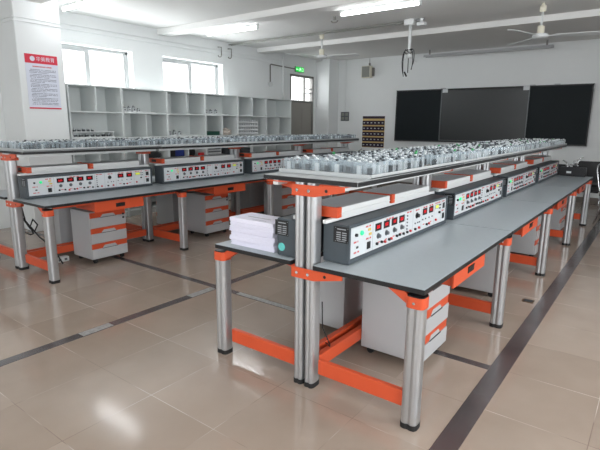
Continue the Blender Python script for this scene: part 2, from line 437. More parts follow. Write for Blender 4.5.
def build_bay(name_label, xc, y, group, last=False, first=False, po=-.015, inset=.14):
    t = thing('lab_bench', name_label, 'lab bench', (xc, y, 0), 0, group)
    for s_ in (1, -1):
        r = 0 if s_ > 0 else PI
        obj('worktop', worktop_mesh(s_, first, last, po), t)
        ly = PITCH if s_ < 0 else 0
        off = (0, 0, 0) if s_ > 0 else (0, PITCH, 0)
        dr = obj('drawer', drawer_mesh(), t, off, r, 'orange drawer under the worktop'); obj('drawer_handle', handle_mesh(), dr, label='black recessed handle')
        obj('apron', cached('apron', lambda: MB().box(.625, .65, .10, 1.51, .698, .7230).mesh('apron', M_orange, .002)), t, off, r, 'orange apron rail')
        obj('long_rail', cached('lrail', lambda: MB().box(.020, .060, .06, PITCH - .06, .09, .17).mesh('long_rail', M_orange, .003)), t, (po, off[1], 0), r, 'orange floor rail')
        obj('shelf_rail', cached('srail', lambda: MB().box(.20, .235, .02, PITCH - .02, 1.165, 1.1915).mesh('shelf_rail', M_white, .003)), t, off, r)
        obj('tray_rail', cached('trail', lambda: MB().box(.088, .112, .05, PITCH - .05, .978, .998).mesh('tray_rail', M_white, .002)), t, off, r)
    ends = [0.062 if first else 0.0] + ([PITCH - .06] if last else [])
    for ye in ends:
        for s_ in (1, -1):
            l = obj('leg', leg_mesh(), t, (s_ * HW - .05 + (.02 if s_ < 0 else 0) + (.05 if s_ < 0 else 0), ye - (.015 if first and ye < .1 else 0), 0), 0 if s_ > 0 else PI)
            obj('foot', foot_mesh(), l, label='black foot'); obj('leg_cap', cap_mesh(), l, label='black cap'); obj('leg_bracket', bracket_mesh(), l, label='orange bracket')
            p = obj('post', post_mesh(), t, (s_ * .0385 + po, ye, 0)); obj('foot', pfoot_mesh(), p, label='black foot')
            obj('cross_rail', cached('xrail', lambda: MB().box(.076 + (.0 if po > -.03 else .0), HW - .085, -.015, .015, .09, .178).mesh('cross_rail', M_orange, .003)), t, (0, ye, 0), 0 if s_ > 0 else PI, 'orange floor rail')
        obj('clamp_bracket', clamp_mesh(.6875), t, (po, ye, 0), label='orange clamp bracket'); obj('clamp_bracket', clamp_mesh(1.152), t, (po, ye, 0), label='orange clamp bracket')
    y_a = .025 if first else 0.0
    y_b = PITCH - (.13 if last else 0)
    sb = obj('shelf_board', cached(('shelf', first, last), lambda: MB().box(-.31, .31, y_a + .002, y_b - .002, 1.192, 1.217, 1).box(-.306, .306, y_a + .005, y_b - .005, 1.217, 1.2195, 0).mesh('shelf_board', [M_shelf, M_black], .001)), t)
    def lip():
        b = MB(); ya = y_a + (inset if first else .002); xl = -.308
        b.box(xl, xl + .006, ya, y_b - .002, 1.2195, 1.243); b.box(.302, .308, ya, y_b - .002, 1.2195, 1.243)
        b.box(xl, .308, ya, y_b - .002, 1.2195, 1.228)
        if first: b.box(xl, .308, ya - .002, ya + .005, 1.2225, 1.243)
        return b.mesh('shelf_tray', M_shelf, .001)
    obj('shelf_tray', cached(('lip', first, last, inset), lip), sb)
    for k, yy in enumerate((.145, .80)):
        tr = obj('instrument_shelf', tray_mesh(), t, (0, yy, 0))
        obj('mat', cached('matm', lambda: MB().box(-.108, .108, .004, .616, 1.0445, 1.0515).mesh('mat', M_perf)), tr, label='grey perforated mat')
        def eb():
            b = MB(); b.box(-.128, .128, -.012, .0, .998, 1.056); b.box(.110, .130, -.002, .03, .998, 1.056); b.box(-.130, -.110, -.002, .03, .998, 1.056)
            b.box(-.080, .015, -.013, -.012, 1.012, 1.044, 1)
            return b.mesh('end_bracket', [M_orange, M_black], .002)
        obj('end_bracket', cached('endb', eb), tr, label='orange end bracket')
    return t

CN, CL = -1.50, -5.13
near_lab = ['lab bench nearest the camera, paper stacks on its left worktop',
            'second lab bench from the camera in the right-hand island',
            'third lab bench from the camera in the right-hand island',
            'farthest lab bench of the right-hand island, beside the black chairs']
left_lab = ['nearest lab bench of the left island, in front of the poster column',
            'second lab bench from the camera in the left island',
            'third lab bench from the camera in the left island',
            'farthest lab bench of the left island, nearest the door']
for i in range(4):
    build_bay(near_lab[i], CN, Y0 + i * PITCH, 'lab benches of the right-hand island', i == 3, i == 0)
    build_bay(left_lab[i], CL, Y0 + i * PITCH, 'lab benches of the left island', i == 3, i == 0, -.06, .02)

# ------------------------------------------------------------------ consoles
CLEN, CH, XF = 1.45, .222, .222     # length, height, front plane distance from the island's centre
SEG = {'0': 'abcdef', '1': 'bc', '2': 'abged', '5': 'afgcd', '8': 'abcdefg'}
def digits_mb(txt, w, h):
    b = MB(); n = len(txt); cw = w / n; t = h * .11
    for i, ch in enumerate(txt):
        y0 = -w / 2 + i * cw + cw * .18; y1 = y0 + cw * .6; zt, zm, zb = h / 2, 0, -h / 2
        for sg in SEG[ch]:
            r = {'a': (y0, y1, zt - t, zt), 'g': (y0, y1, zm - t / 2, zm + t / 2), 'd': (y0, y1, zb, zb + t),
                 'f': (y0, y0 + t, zm, zt), 'b': (y1 - t, y1, zm, zt), 'e': (y0, y0 + t, zb, zm), 'c': (y1 - t, y1, zb, zm)}[sg]
            b.box(0, .0012, *r)
    return b
def console(label, xc, y, rz, group, end_plate=True, sticker=False):
    # local frame: length along +y, front faces +x at XF
    t = thing('instrument_console', label, 'instrument console', (xc, y, .7501), rz, group)
    def hous():
        b = MB(); b.box(.055, XF - .012, 0, CLEN, .006, CH)
        # raised rim round the front panel
        b.box(XF - .012, XF, 0, CLEN, .006, .030); b.box(XF - .012, XF, 0, CLEN, CH - .016, CH)
        b.box(XF - .012, XF, 0, .018, .030, CH - .016); b.box(XF - .012, XF, CLEN - .018, CLEN, .030, CH - .016)
        for yy in (.06, CLEN - .06):
            for xx in (.08, XF - .04): b.cyl((xx, yy, 0), (xx, yy, .008), .012, 10)
        return b.mesh('housing', M_house, .002)
    obj('housing', cached('housing', hous), t)
    PY0, PW, PZ0, PH = .020, CLEN - .04, .032, CH - .052
    U = lambda u: PY0 + u * PW
    V = lambda v: PZ0 + (1 - v) * PH
    fx = XF - .006
    def pan():
        b = MB(); b.box(XF - .0115, fx, PY0, PY0 + PW, PZ0, PZ0 + PH, 0)
        for u in (.178, .492, .575, .675, .84, .935): b.box(fx, fx + .0006, U(u) - .001, U(u) + .001, PZ0 + .004, PZ0 + PH - .004, 1)
        def txt(u, v, w, h=.010, m=2):
            k = max(2, int(w / .009)); 
            for i in range(k):
                if i % 4 == 3: continue
                yy = U(u) - w / 2 + i * w / k; b.box(fx, fx + .0006, yy, yy + w / k * .75, V(v) - h / 2, V(v) + h / 2, m)
        for u, v, w in ((.14, .10, .06), (.045, .50, .05), (.145, .52, .06), (.335, .08, .11), (.53, .08, .07), (.625, .10, .06), (.72, .09, .07), (.80, .09, .08), (.885, .08, .10), (.965, .08, .05), (.965, .5, .05), (.05, .85, .06)):
            txt(u, v, w)
        for u in (.235, .30, .375, .445, .71, .80): txt(u, .80, .03, .007)
        return b.mesh('front_panel', [M_panel, M_seam, M_redtext])
    obj('front_panel', cached('panel', pan), t, label='white front panel')
    def at(u, v): return (fx, U(u), V(v))
    lamp = cached('lampm', lambda: MB().cyl((0, 0, 0), (.008, 0, 0), .014, 16).cyl((.008, 0, 0), (.013, 0, 0), .014, 16, 0, .008).mesh('power_lamp', M_green))
    obj('power_lamp', lamp, t, at(.085, .25), label='green power lamp')
    disp = cached('dispm', lambda: MB().box(0, .0015, -.032, .032, -.018, .018).mesh('digital_display', [M_disp], .0005))
    frame = cached('dframem', lambda: MB().box(0, .003, -.037, -.032, -.023, .023).box(0, .003, .032, .037, -.023, .023).box(0, .003, -.032, .032, .018, .023).box(0, .003, -.032, .032, -.023, -.018).mesh('display_frame', M_black))
    for i, (u, v) in enumerate(((.225, .24), (.30, .24), (.375, .24), (.45, .24), (.715, .27), (.795, .27))):
        dd = obj('digital_display', disp, t, at(u, v), label='dark window with red digits')
        obj('display_frame', frame, dd)
        tx = ('000', '500', '120', '000', '220', '058')[i]
        obj('digits', cached(('dig', tx), lambda: digits_mb(tx, .042, .019).mesh('digits', M_digit)), dd, (.0015, 0, 0), label='red lit digits')
    knob = cached('knobm', lambda: MB().cyl((0, 0, 0), (.004, 0, 0), .017, 14).cyl((.004, 0, 0), (.018, 0, 0), .012, 14, 0, .010).mesh('knob', M_knob))
    for u in (.225, .30, .375, .45): obj('knob', knob, t, at(u, .56), label='grey rotary knob')
    obj('knob', cached('knobb', lambda: MB().cyl((0, 0, 0), (.004, 0, 0), .021, 14).cyl((.004, 0, 0), (.02, 0, 0), .015, 14, 0, .012).mesh('knob', M_black)), t, at(.618, .32), label='black rotary knob')
    lc = obj('lcd_display', cached('lcdm', lambda: MB().box(0, .002, -.034, .034, -.016, .016, 1).box(.002, .0026, -.029, .029, -.011, .011, 0).mesh('lcd_display', [M_lcd, M_seam])), t, at(.875, .24), label='yellow green screen')
    sock = cached('sockm', lambda: MB().box(0, .004, -.019, .019, -.021, .021).box(.004, .0055, -.006, .006, -.010, .010).mesh('socket', M_black, .001))
    for u, v in ((.145, .76), (.968, .28), (.968, .74)): obj('socket', sock, t, at(u, v), label='black socket')
    obj('switch', cached('swm', lambda: MB().box(0, .003, -.018, .018, -.012, .012, 0).box(.003, .006, -.010, .010, -.006, .006, 1).mesh('switch', [M_print, M_black])), t, at(.05, .68))
    obj('fuse_holder', cached('fusem', lambda: MB().cyl((0, 0, 0), (.012, 0, 0), .009, 12).mesh('fuse_holder', M_black)), t, at(.04, .26), label='black fuse holder')
    for u, v in ((.148, .22), (.155, .38)): obj('key', cached('keym', lambda: MB().box(0, .004, -.014, .014, -.007, .007).mesh('key', M_yellow)), t, at(u, v), label='yellow key')
    tb = cached('tbm', lambda: MB().cyl((0, 0, 0), (.012, 0, 0), .0085, 10).mesh('terminal', M_black)); tr = cached('trm', lambda: MB().cyl((0, 0, 0), (.012, 0, 0), .0085, 10).mesh('terminal', M_red))
    for i, (u, v) in enumerate(((.212, .82), (.255, .82), (.285, .86), (.325, .84), (.345, .84), (.40, .82), (.43, .82), (.47, .84),
                   (.51, .84), (.545, .84), (.60, .85), (.645, .85), (.74, .84), (.77, .84), (.86, .80), (.905, .52))):
        r_ = i in (2, 4, 9, 11, 13, 14)
        obj('terminal', tr if r_ else tb, t, at(u, v), label='red terminal' if r_ else 'black terminal')
    for u, v in [(.508, .2 + .13 * k) for k in range(5)] + [(.69, .58), (.725, .58), (.77, .58), (.81, .58), (.60, .62), (.63, .62), (.65, .62), (.907, .2), (.92, .2), (.907, .34), (.92, .34)]:
        obj('test_point', cached('tpm', lambda: MB().cyl((0, 0, 0), (.006, 0, 0), .0055, 8).mesh('test_point', M_knob)), t, at(u, v))
    if end_plate:
        def lp():
            b = MB(); b.box(.122, .217, -.002, 0, .122, .212, 0)
            for k in range(4):
                for j in range(2): b.box(.141 + j * .036, .141 + j * .036 + .028, -.0026, -.002, .139 + k * .012, .145 + k * .012, 1)
            b.box(.145, .20, -.0026, -.002, .194, .200, 1); b.box(.145, .20, -.0026, -.002, .130, .133, 1)
            for cx in (.136, .212):
                for cz in (.129, .204): b.cyl((cx, -.002, cz), (cx, -.003, cz), .002, 6, 1)
            return b.mesh('label_plate', [M_black, M_seam])
        if not sticker:
            obj('label_plate', cached('lplate', lp), t, label='black rating plate with white lettering')
        else:
            o = obj('label_plate', cached('lplate', lp), t, (.3585, CLEN, 0), PI, label='black rating plate with white lettering')
            obj('round_sticker', MB().cyl((.190, CLEN, .055), (.190, CLEN + .002, .055), .024, 20).mesh('round_sticker', M_teal), t, label='round teal sticker')
    return t
c_near = ['console nearest the camera on the right island, with black rating plate on its end', 'second console from the camera along the right-hand worktop',
          'third console from the camera along the right-hand worktop', 'farthest console on the right-hand worktop, next to the black chairs']
c_left = ['console nearest the camera on the left island, at the worktop end', 'second console from the camera along the left island',
          'third console along the left island, partly behind the near shelf', 'farthest console of the left island, nearest the door']
for i in range(4):
    console(c_near[i], CN, Y0 + i * PITCH + .11, 0, 'consoles on the right-hand island')
    console(c_left[i], CL, Y0 + i * PITCH + .07, 0, 'consoles on the left island', i == 0)
console('console with a round teal sticker on its end, behind the paper stack', CN, Y0 + .045 + CLEN, PI, 'consoles on the right-hand island', True, True)

# ------------------------------------------------------------------ mobile pedestals
def pedestal(label, x_front, y, face, group, D=.395):
    # local: front at x=0 facing +x, depth .46, width .42 along y
    t = thing('drawer_pedestal', label, 'drawer pedestal', (x_front, y, 0), 0 if face > 0 else PI, group)
    W, zb, zt = .425, .05, .568
    def body():
        b = MB(); b.box(-D, -.02, 0, W, zb, zt); b.box(-D, -.005, -.001, W + .001, zt - .006, zt + .002)
        return b.mesh('cabinet', M_ped, .003)
    obj('cabinet', cached(('pbody', D), body), t)
    h = (zt - .008 - zb) / 3
    for k in range(3):
        def front():
            b = MB(); g = .115
            zz = h - .003
            b.box(-.019, -.004, .003, W - .003, .003, zz - .058, 0)
            b.box(-.019, -.010, .003, W - .003, zz - .058, zz, 1)
            # grey grip that rises into the orange band
            b.prism([(.12, zz - .058), (.15, zz - .026), (W - .15, zz - .026), (W - .12, zz - .058)], 'x', -.010, -.0085, 0)
            return b.mesh('drawer', [M_ped, M_orange], .0012)
        dr = obj('drawer', cached('pdrawer', front), t, (0, 0, zb + .001 + k * h))
        obj('grip_strip', cached('pgrip', lambda: MB().box(-.010, -.002, .118, W - .118, h - .063, h - .059).mesh('grip_strip', M_darkmod, .0005)), dr)
        if k == 2:
            obj('lock', cached('plock', lambda: MB().cyl((-.004, W - .035, h - .055), (.003, W - .035, h - .055), .011, 12).cyl((-.004, W - .035, h - .095), (.003, W - .035, h - .095), .011, 12).mesh('lock', M_black)), dr, label='black lock')
    def cast():
        b = MB(); b.cyl((0, -.014, .024), (0, .014, .024), .024, 16); b.box(-.012, .012, -.018, .018, .026, .05)
        return b.mesh('caster', M_rubber)
    for cx in (-.05, -D + .05):
        for cy in (.05, W - .05): obj('caster', cached('caster', cast), t, (cx, cy, 0), label='black caster')
pn = ['drawer pedestal under the bench nearest the camera, drawers facing the right aisle', 'drawer pedestal under the second bench of the right island',
      'drawer pedestal under the third bench of the right island', 'drawer pedestal under the farthest bench of the right island']
pl = ['drawer pedestal nearest the camera under the left island', 'second drawer pedestal from the camera under the left island',
      'third drawer pedestal from the camera under the left island', 'farthest drawer pedestal under the left island']
pl2 = ['pedestal seen from behind under the far side of the left island, at its near end', 'pedestal seen from behind between the first two posts of the left island',
       'pedestal seen from behind under the third bench of the left island', 'pedestal seen from behind under the last bench of the left island']
for i in range(4):
    yb = Y0 + i * PITCH + .59
    pedestal(pn[i], CN + .48, yb, 1, 'pedestals under the right island', .43)
    pedestal(pl[i], CL + .40, yb, 1, 'pedestals under the left island')
    pedestal(pl2[i], CL - .70, yb + .425 + .02, -1, 'pedestals under the left island')
pedestal('grey pedestal back seen between the rails under the paper stack bench', CN - .565, Y0 + .59 + .425 + .13, -1, 'pedestals under the right island')

# ------------------------------------------------------------------ clear component boxes on the overhead shelves
BW, BL, BH = .044, .050, .075
def box_body(): return cached('cbox', lambda: MB().box(-BW/2, BW/2, -BL/2, BL/2, .006, BH, 0).box(-BW/2, BW/2, -BL/2, BL/2, 0, .006, 1).mesh('component_box', [M_clear, M_brown], .003))
def box_core():
    return cached('ccore', lambda: MB().box(-.014, .014, -.003, .003, .006, .055).cyl((0, 0, .02), (0, .012, .02), .008, 8).mesh('component', M_print))
def box_core_dark():
    return cached('ccored', lambda: MB().box(-.016, .016, -.004, .004, .006, .045).mesh('component', M_darkmod))
def box_cap(kind):
    m = {'dark': M_darkmod, 'pale': M_print, 'green': M_greencap}[kind]
    h = {'dark': .010, 'pale': .008, 'green': .014}[kind]
    return cached(('ccap', kind), lambda: MB().cyl((0, 0, BH), (0, 0, BH + h), .009, 8).mesh('plug', m))
spots = []
cam_xy = Vector((0, 0))
for isl, xc in (('right', CN), ('left', CL)):
    for r in range(9):
        for k in range(79):
            xx = xc - .270 + r * .0675; yy = Y0 + (.215 if isl == 'right' else .075) + k * .0815
            if yy > Y0 + 4 * PITCH - .18: continue
            fr = ((yy - Y0) % PITCH)
            if fr < .035 or fr > PITCH - .035: continue
            if random.random() < .03: continue
            spots.append((math.hypot(xx, yy), isl, xx + random.uniform(-.004, .004), yy + random.uniform(-.006, .006), random.choice((0, 0, 0, .08, -.08))))
spots.sort()
greens = 0
rest = {'right': MB(), 'left': MB()}
for n, (dist, isl, xx, yy, rz) in enumerate(spots):
    kind = 'dark' if random.random() < .4 else 'pale'
    if isl == 'right' and random.random() < .03: kind = 'green'
    if n < 300 and isl == 'right':
        nm = {'dark': 'small clear component box with a dark plug, near end of the right shelf',
              'pale': 'small clear component box with a pale plug, near end of the right shelf',
              'green': 'small clear component box with a green plug, near end of the right shelf'}[kind]
        o = obj('component_box', box_body(), None, (xx, yy, 1.2285), rz)
        tag(o, nm, 'component box', 'clear component boxes on the right shelf, %s plugs' % kind)
        obj('plug', box_cap(kind), o, label={'dark': 'dark plug', 'pale': 'pale plug', 'green': 'green plug'}[kind])
        obj('component', box_core() if random.random() < .6 else box_core_dark(), o)
    else:
        b = rest[isl]; z = 1.2285; mi = {'dark': 2, 'pale': 3, 'green': 4}[kind]
        b.box(xx - BW/2, xx + BW/2, yy - BL/2, yy + BL/2, z + .006, z + BH, 0); b.box(xx - BW/2, xx + BW/2, yy - BL/2, yy + BL/2, z, z + .0055, 1)
        b.box(xx - .014, xx + .014, yy - .003, yy + .003, z + .006, z + .055, 3 if random.random() < .6 else 2)
        b.box(xx - .008, xx + .008, yy - .008, yy + .008, z + BH, z + BH + .008, mi)
for isl, lab in (('right', 'rows of clear component boxes on the rest of the right island shelf'), ('left', 'rows of clear component boxes filling the left island shelf')):
    o = obj('component_boxes', rest[isl].mesh('component_boxes', [M_clear, M_brown, M_darkmod, M_print, M_greencap]))
    tag(o, lab, 'component boxes', None, 'stuff')

# ------------------------------------------------------------------ paper stack on the near bench
pz = .7502
plab = ['bottom bundle of the white paper stack', 'second bundle from the bottom of the white paper stack', 'third bundle from the bottom of the white paper stack',
        'third bundle from the top of the white paper stack', 'second bundle from the top of the white paper stack', 'topmost bundle of the white paper stack']
for k in range(6):
    h = (.030, .029, .028, .030, .028, .027)[k]
    b = MB(); ex = (.0, -.012, .006, -.010, .004, -.008)[k]; 
    n = 6
    for i in range(n):
        j = random.uniform(-.002, .002)
        b.box(-.18 + j, .18 + j, -.10 + j, .10 + j, i * h / n + .0003, (i + 1) * h / n)
    if k == 5:
        b.box(-.10, .09, -.02, -.008, h, h + .0005, 1); b.box(-.02, .10, -.07, -.064, h, h + .0005, 1)
    o = obj('paper_bundle', b.mesh('paper_bundle', [M_paper, M_seam], .002), None, (CN - .445 + ex * .6, Y0 + .165 + random.uniform(-.005, .005), pz), random.uniform(-.02, .02))
    tag(o, plab[k] + ' on the left worktop', 'paper bundle', 'white paper bundles on the near bench')
    pz += h + .0004

# ------------------------------------------------------------------ open cabinets along the left wall
CX0, CX1, CY0, CW = WX + .16, -6.80, 3.60, .852
rows = [2.03, 1.655, 1.275, .895, .515, .10]
cl = ['first open cabinet from the poster column, under the window', 'second open cabinet from the poster column, holding one module tray',
      'third open cabinet from the poster column, under the second window', 'fourth open cabinet, with a green box and a crumpled bag inside',
      'fifth open cabinet, holding a white rack of small parts', 'last open cabinet, beside the grey door']
for i in range(6):
    y = CY0 + i * CW; t = thing('open_cabinet', cl[i], 'open cabinet', (0, y, 0), 0, 'open cabinets along the window wall')
    b = MB(); th = .018
    b.box(CX0, CX1, .001, th, 0, 2.012); b.box(CX0, CX1, CW - th, CW - .001, 0, 2.012); b.box(CX0, CX1, .001, CW - .001, 2.012, 2.03)
    b.box(CX0, CX0 + .012, th, CW - th, .10, 2.012); b.box(CX0, CX1 - .03, th, CW - th, 0, .10)
    obj('carcass', b.mesh('carcass', M_cab, .001), t)
    for z in rows[1:]:
        obj('shelf', cached(('cshelf', z), lambda: MB().box(CX0 + .012, CX1 - .002, th, CW - th, z - .018, z).mesh('shelf', M_cab, .001)), t)
    for r in range(5):
        if (r + i) % 2 == 0:
            zt, zb = rows[r] - .018, rows[r + 1]
            obj('divider', cached(('cdiv', r), lambda: MB().box(CX0 + .012, CX1 - .002, CW / 2 - .009, CW / 2 + .009, zb, zt).mesh('divider', M_cab, .001)), t)

def module_tray(label, y, z, L_, n, w=.28, group='module trays in the open cabinets', xo=0, half=False):
    t = thing('module_tray', label, 'module tray', (CX1 - .03 - w + xo, y, z + .0003), 0, group)
    obj('tray', MB().box(0, w, 0, L_, 0, .014).mesh('tray', M_white, .002), t)
    for k in range(n):
        h = random.uniform(.05, .10)
        b = MB(); b.box(-.024, .024, -.022, .022, 0, h * .7, 1); b.box(-.020, .020, -.018, .018, h * .7, h * .82, 0); b.cyl((0, -.01, h * .8), (0, -.01, h), .007, 8, 0); b.box(.0235, .0245, -.012, .012, h * .2, h * .5, 0)
        lim = .55 if half else .95
        obj('module', b.mesh('module', [M_darkmod, M_print]), t, (w - .05 - .07 * (k % 2), .03 + (L_ * lim - .06) * k / max(1, n - 1), .014), label='small dark module')
module_tray('white tray with dark modules in the second cabinet, upper row', CY0 + CW + .05, 1.655, .58, 7, half=True)
module_tray('white tray with dark modules in the third cabinet, second row', CY0 + 2 * CW + .05, 1.275, .62, 6, half=True)
module_tray('white tray with dark modules in the fourth cabinet, upper row', CY0 + 3 * CW + .05, 1.655, .56, 5, half=True)
# two-tier stand in the first cabinet
t = thing('module_stand', 'two tier white stand crowded with small modules in the first cabinet', 'module stand', (CX1 - .33, CY0 + .045, 1.2753))
obj('tier', MB().box(0, .30, 0, .66, 0, .012).mesh('tier', M_white), t); obj('tier', MB().box(0, .30, 0, .66, .078, .09).mesh('tier', M_white), t)
obj('upright', MB().box(0, .28, 0, .012, .012, .078).mesh('upright', M_white), t); obj('upright', MB().box(0, .28, .648, .66, .012, .078).mesh('upright', M_white), t)
for zz, n, lim in ((.012, 14, .60), (.09, 9, .30)):
    for k in range(n):
        hh = random.uniform(.035, .055)
        b = MB(); b.box(-.015, .015, -.014, .014, 0, hh * .6, 0); b.box(-.012, .012, -.011, .011, hh * .6, hh, 1)
        obj('module', b.mesh('module', [M_darkmod, M_print]), t, (.26 - .05 * (k % 2), .04 + (lim - .02) * k / (n - 1), zz), label='small dark module')
# white rack with four tiers in the fifth cabinet
t = thing('parts_rack', 'white four tier rack of small white parts in the fifth cabinet', 'parts rack', (CX1 - .27, CY0 + 4 * CW + .035, 1.2753))
for yy in (0, .588): obj('upright', MB().box(0, .22, yy, yy + .012, 0, .30).mesh('upright', M_white), t)
for k in range(4):
    ti = obj('tier', cached('ptier', lambda: MB().box(0, .22, .012, .588, 0, .014).box(.21, .22, .012, .588, .014, .03).mesh('tier', M_white)), t, (0, 0, .012 + k * .074))
    for j in range(8): obj('small_part', cached('spart', lambda: MB().box(-.02, .02, -.016, .016, 0, .05).mesh('small_part', M_print, .003)), ti, (.17, .06 + j * .068, .0145))
def boxy(name, label, cat, mb, m, loc, bevel=.004, group=None, rz=0):
    return tag(obj(name, mb.mesh(name, m, bevel), None, loc, rz), label, cat, group)
# items in the fourth cabinet's second row
t = thing('green_box', 'dark green flat box lying in the fourth cabinet', 'box', (CX1 - .30, CY0 + 3 * CW + .06, 1.2753))
obj('base', MB().box(0, .27, 0, .31, 0, .055).mesh('base', M_greenbox, .004), t); obj('lid', MB().box(-.003, .273, -.003, .313, .055, .075).mesh('lid', M_greenbox, .006), t)
bm = bmesh.new(); bmesh.ops.create_icosphere(bm, subdivisions=3, radius=1)
for v in bm.verts:
    r = 1 + .22 * math.sin(v.co.x * 7 + v.co.y * 5) * math.cos(v.co.z * 6 + v.co.y * 4) + .1 * math.sin(11 * v.co.y + 3 * v.co.z)
    v.co = Vector((v.co.x * .11 * r, v.co.y * .15 * r, max(-.055, v.co.z * .075 * r)))
for v in bm.verts: v.co.z += .055
me = bpy.data.meshes.new('crumpled_bag'); bm.to_mesh(me); bm.free(); me.materials.append(M_beige)
tag(obj('crumpled_bag', me, None, (CX1 - .18, CY0 + 3.75 * CW, 1.2755)), 'crumpled beige bag beside the green box in the fourth cabinet', 'bag')
# darker things in the third row, seen under the left shelf
def bag(label, loc, sx, sy, sz, m):
    bm = bmesh.new(); bmesh.ops.create_uvsphere(bm, u_segments=20, v_segments=12, radius=1)
    for v in bm.verts:
        x_, y_, z_ = v.co; e = .6
        f = lambda q: math.copysign(abs(q) ** e, q)
        v.co = Vector((f(x_) * sx, f(y_) * sy, (f(z_) + 1) * sz * (1 - .25 * abs(y_))))
    z0 = min(v.co.z for v in bm.verts)
    for v in bm.verts: v.co.z -= z0
    for f in bm.faces: f.smooth = True
    me = bpy.data.meshes.new('bag'); bm.to_mesh(me); bm.free(); me.materials.append(m)
    t = thing('bag', label, 'bag', loc)
    obj('body', me, t); obj('strap', MB().tube([(0, sy * .6 * math.cos(a), sz * 1.7 + .05 * math.sin(a)) for a in [PI * k / 8 for k in range(9)]], .008, 6).mesh('strap', m), t)
bag('black bag lying in the second cabinet, third row', (CX1 - .18, CY0 + 1.72 * CW, .8955), .12, .16, .075, M_vinyl)
t = thing('tool_case', 'blue and black tool case in the third cabinet, third row', 'tool case', (CX1 - .30, CY0 + 2.06 * CW, .8955))
obj('case', MB().box(0, .24, 0, .33, 0, .20).mesh('case', M_vinyl, .012), t); obj('front', MB().box(.24, .25, .12, .31, .03, .17).mesh('front', M_blue, .004), t, label='blue front')
bag('black bag with a red pouch beside it in the third cabinet', (CX1 - .19, CY0 + 2.66 * CW, .8955), .12, .12, .09, M_vinyl)
boxy('pouch', 'small red pouch next to the black bag in the third cabinet', 'pouch', MB().box(0, .08, 0, .10, 0, .07), M_red, (CX1 - .10, CY0 + 2.84 * CW, .8955), .012)
for k in range(3):
    boxy('flat_carton', ('lowest', 'middle', 'topmost')[k] + ' of three flat grey cartons in the fourth cabinet', 'carton', MB().box(0, .28, 0, .36, 0, .055).box(.28, .281, .02, .34, .01, .03, 1), [M_ped, M_darkmod], (CX1 - .30, CY0 + 3 * CW + .035, .8955 + k * .0555), .003, 'flat cartons in the fourth cabinet')
for k in range(4):
    boxy('binder', ('leftmost', 'second from left', 'third from left', 'rightmost')[k] + ' dark binder standing in the fourth cabinet', 'binder', MB().box(0, .24, 0, .045, 0, .26).box(.24, .241, .01, .035, .15, .22, 1), [M_darkmod, M_print], (CX1 - .28, CY0 + 3.60 * CW + k * .05, .8955), .003, 'binders in the fourth cabinet')
for k in range(2):
    boxy('storage_tray', ('lower', 'upper')[k] + ' dark tray stacked in the fifth cabinet, third row', 'tray', MB().box(0, .3, 0, .34, 0, .06), M_darkmod, (CX1 - .33, CY0 + 4.03 * CW, .8955 + k * .0605), .006, 'dark trays in the fifth cabinet')

# ------------------------------------------------------------------ poster on the column
def text_mesh(txt, size, m):
    cu = bpy.data.curves.new('t', 'FONT'); cu.body = txt; cu.size = size; cu.align_x = 'CENTER'; cu.align_y = 'CENTER'; cu.extrude = .0004
    o = bpy.data.objects.new('t', cu); COL.objects.link(o)
    bpy.context.view_layer.update()
    me = bpy.data.meshes.new_from_object(o.evaluated_get(bpy.context.evaluated_depsgraph_get()))
    bpy.data.objects.remove(o); bpy.data.curves.remove(cu)
    me.materials.clear(); me.materials.append(m)
    return me
PYA, PYB, PZA, PZB = 3.065, 3.49, 1.67, 2.37
t = thing('wall_poster', 'white rules poster with a red header on the column', 'poster', (-6.80, PYA, PZA))
pw, ph = PYB - PYA, PZB - PZA
obj('sheet', MB().box(0, .006, 0, pw, 0, ph).mesh('sheet', M_poster), t)
obj('header', MB().box(.006, .0075, 0, pw, ph - .115, ph).mesh('header', M_posred), t, label='red header band')
obj('footer', MB().box(.006, .0075, 0, pw, 0, .018).mesh('footer', M_posred), t, label='red bottom band')
obj('emblem', MB().cyl((.0075, .095, ph - .057), (.0085, .095, ph - .057), .032, 18).mesh('emblem', M_poster), t, label='round white emblem')
o = obj('header_text', text_mesh('华美教育', .062, M_poster), t, (.0085, .265, ph - .06)); o.rotation_euler = (PI / 2, 0, PI / 2); o['label'] = 'white header lettering'
b = MB()
def dashes(zc, y0, y1, h, m):
    y = y0
    while y < y1:
        w = random.uniform(.007, .011); b.box(.006, .0066, y, min(y + w, y1), zc - h / 2, zc + h / 2, m); y += w + random.choice((.003, .004, .004, .012))
dashes(ph - .155, .09, .34, .016, 1)
obj('title_text', b.mesh('title_text', [M_posgrey, M_redtext]), t, label='reddish title line')
b = MB()
z = ph - .195; k = 0
while z > .045:
    dashes(z, .045 + (.0 if k % 3 else .012), pw - (.035 if k % 3 != 2 else random.uniform(.05, .2)), .0095, 0); z -= .0185 if k % 3 != 2 else .024; k += 1
obj('body_text', b.mesh('body_text', [M_posgrey, M_redtext]), t, label='grey lines of small print')

